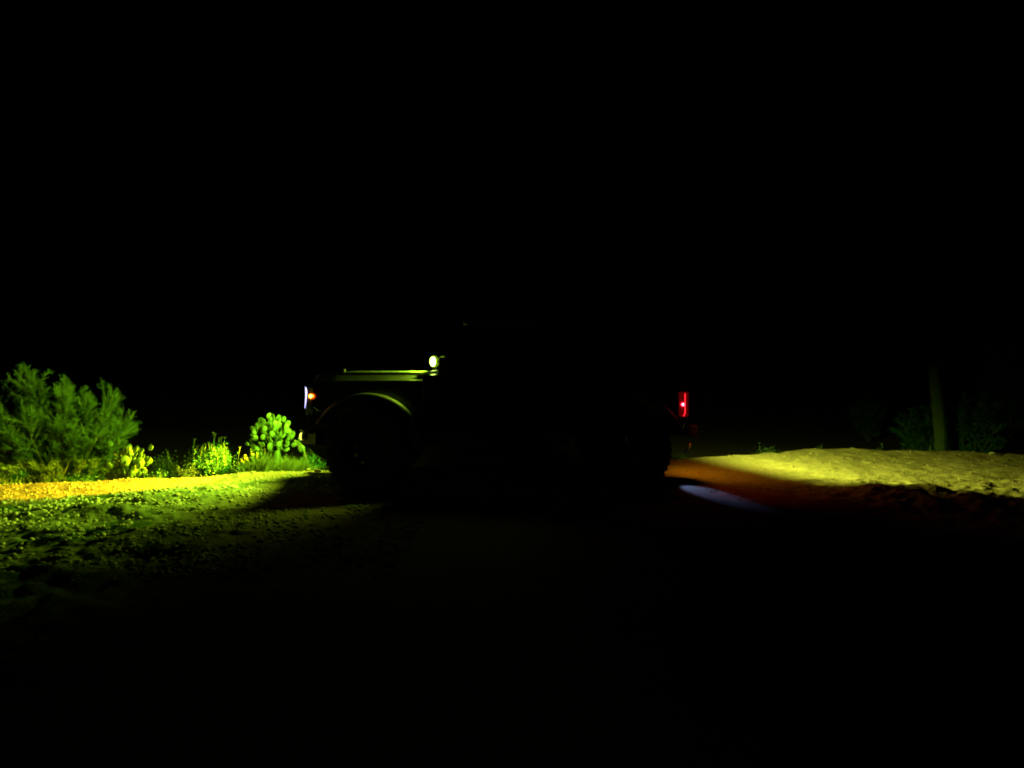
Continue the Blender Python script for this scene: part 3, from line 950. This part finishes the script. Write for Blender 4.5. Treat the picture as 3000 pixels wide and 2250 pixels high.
# saguaro
SY = 17.0
B = gz(2754, SY)
sg_root = empty("saguaro", B)
tag(sg_root, "tall ribbed saguaro column standing behind the sand bank on the right", "cactus")
m = MB(); NR = 14; NS = NR * 4
axis_pts = [(2757, 1345), (2755, 1315), (2754, 1270), (2750, 1225), (2746, 1180), (2741, 1130), (2738, 1095), (2737, 1075), (2737, 1066), (2737, 1061)]
rads = [.105, .108, .110, .112, .112, .108, .100, .082, .055, .012]
for (px, py), rr in zip([(2758, 1400)] + axis_pts, [.10] + rads):
    c = P(px, py, SY) - B
    for kk in range(NS):
        a = 2 * math.pi * kk / NS
        q = rr * (1 + .10 * math.cos(a * NR))
        m.v.append((c.x + q * math.cos(a), c.y + q * math.sin(a), c.z))
for i in range(len(rads)):
    for kk in range(NS):
        k2 = (kk + 1) % NS
        m.f.append((i * NS + kk, i * NS + k2, (i + 1) * NS + k2, (i + 1) * NS + kk))
m.build("trunk", SAG, sg_root, smooth=True)
m = MB(); r = random.Random(2)
for i in range(900):
    t = r.random() * .95; j = int(t * 9); f_ = t * 9 - j
    pa, pb = axis_pts[j], axis_pts[min(9, j + 1)]
    c = P(pa[0] + (pb[0] - pa[0]) * f_, pa[1] + (pb[1] - pa[1]) * f_, SY) - B
    rr = (rads[j] + (rads[min(9, j + 1)] - rads[j]) * f_) * 1.1
    a = 2 * math.pi * r.randrange(NR) / NR
    d = Vector((math.cos(a), math.sin(a), 0)); p = c + d * rr
    for q in range(3):
        e = p + rdir(r, .7, d) * .035
        s = Vector((0, 0, .0012)); m.tri(p - s, p + s, e)
tag(m.build("spines", DRY, sg_root), kind="stuff")


# ---------------------------------------------------------------- rocks and grit
def rock_mesh(seed, n=3):
    bmz = bmesh.new(); bmesh.ops.create_icosphere(bmz, subdivisions=n, radius=1)
    r = random.Random(seed); a = [Vector((r.gauss(0, 1), r.gauss(0, 1), r.gauss(0, 1))).normalized() for _ in range(9)]
    for v in bmz.verts:
        d = v.co.normalized(); q = 1.0
        for i, k_ in enumerate(a):
            t = d.dot(k_)
            if t > .55: q *= 1 - (t - .55) * .6
        v.co = d * q * (1 + .04 * math.sin(9 * d.x + seed) * math.cos(7 * d.y))
    me = bpy.data.meshes.new("rock"); bmz.to_mesh(me); bmz.free()
    me.materials.append(ROCK)
    return me


for (px, py, w, h, lab, sd) in ((738, 1380, 26, 16, "rounded pale rock at the track edge left of the tall pad cactus", 1),
                                (905, 1382, 18, 12, "pale rock left of the front tyre in the grass line", 2),
                                (930, 1386, 28, 18, "pale rock touching the outline of the front tyre", 3),
                                (1995, 1352, 14, 8, "small rock on the sand close behind the rear tyre", 4),
                                (2498, 1318, 20, 9, "flat rock on the crest of the sand bank", 5),
                                (2905, 1333, 22, 12, "dark edged rock on the crest near the right side", 6),
                                (1052, 1487, 26, 12, "lone pale stone on the dark ground before the front wheel", 7)):
    Yd = CH * F / (py - HY)
    x = (px - CX) / F * Yd
    o = link("rock", rock_mesh(sd), None); o.location = (x, Yd, Hs(x, Yd) + h * Yd / F * .25)
    o.scale = (w * Yd / F / 2, w * Yd / F / 2 * .8, h * Yd / F / 2); o.rotation_euler = (0, 0, sd * 1.3)
    tag(o, lab, "rock")


def scatter(name, n, region, smin, smax, seed, label, mat, accept):
    # z sits flat, stones overlap freely
    r = np.random.default_rng(seed)
    t = (1 + 5 ** .5) / 2
    ico = np.array([(-1, t, 0), (1, t, 0), (-1, -t, 0), (1, -t, 0), (0, -1, t), (0, 1, t), (0, -1, -t), (0, 1, -t), (t, 0, -1), (t, 0, 1), (-t, 0, -1), (-t, 0, 1)]) / math.hypot(1, t)
    ifc = np.array([(0, 11, 5), (0, 5, 1), (0, 1, 7), (0, 7, 10), (0, 10, 11), (1, 5, 9), (5, 11, 4), (11, 10, 2), (10, 7, 6), (7, 1, 8), (3, 9, 4), (3, 4, 2), (3, 2, 6), (3, 6, 8), (3, 8, 9), (4, 9, 5), (2, 4, 11), (6, 2, 10), (8, 6, 7), (9, 8, 1)])
    x = r.uniform(region[0], region[1], n); y = r.uniform(region[2], region[3], n)
    k_ = accept(x, y, r.random(n)); x, y = x[k_], y[k_]; n = len(x)
    s = smin + (smax - smin) * r.random(n) ** 4
    z = H(x, y) + s * .15
    v = ico[None] * (1 + .35 * (r.random((n, 12, 1)) - .5)) * s[:, None, None] * np.stack([r.uniform(.8, 1.4, n), r.uniform(.8, 1.3, n), r.uniform(.4, .8, n)], -1)[:, None, :]
    a = r.uniform(0, 6.28, n); ca, sa = np.cos(a)[:, None], np.sin(a)[:, None]
    vx = v[..., 0] * ca - v[..., 1] * sa; vy = v[..., 0] * sa + v[..., 1] * ca
    v = np.stack([vx + x[:, None], vy + y[:, None], v[..., 2] + z[:, None]], -1).reshape(-1, 3)
    f = (ifc[None] + 12 * np.arange(n)[:, None, None]).reshape(-1, 3)
    me = bpy.data.meshes.new(name)
    me.vertices.add(len(v)); me.vertices.foreach_set("co", v.astype(np.float32).ravel())
    me.loops.add(f.size); me.loops.foreach_set("vertex_index", f.ravel().astype(np.int32))
    me.polygons.add(len(f)); me.polygons.foreach_set("loop_start", (np.arange(len(f)) * 3).astype(np.int32))
    me.polygons.foreach_set("loop_total", np.full(len(f), 3, np.int32))
    me.update(); me.validate()
    tag(link(name, me, mat), label, "gravel", None, "stuff")


def acc_verge(x, y, u):
    tl = y - (8.0 + (x + 5.18) * .83)
    return (tl < .15) & (u < .62 + 1.7 * NA.fbm(x * 2.2, y * 3, 4)) & (x > -y * .72)


def acc_track(x, y, u):
    tl = y - (8.0 + (x + 5.18) * .83)
    return ((tl > .1) & (y < crest(x) + .1) & (x < -2) & (u < .55)) | ((np.abs(y - crest(x) + .08) < .10) & (u < .8))


def acc_right(x, y, u):
    return (y < crest(x)) & (u < .15 + .5 * np.exp(-((y - 8.8) / .8) ** 2)) & (x < y * .72) & (x > 2.1)


scatter("gravel", 34000, (-7.2, -.8, 5.2, 10.3), .003, .028, 71, "loose gravel on the rough green verge at lower left", GRIT, acc_verge)
scatter("track_grit", 22000, (-7.2, 0, 7.8, 11.2), .003, .020, 72, "small bright stones on the yellow sandy track at left", ROCK, acc_track)
scatter("sand_crumbs", 16000, (2, 9, 6.8, 13.2), .003, .016, 73, "crumbs of earth on the sand bank at right", GROUND, acc_right)
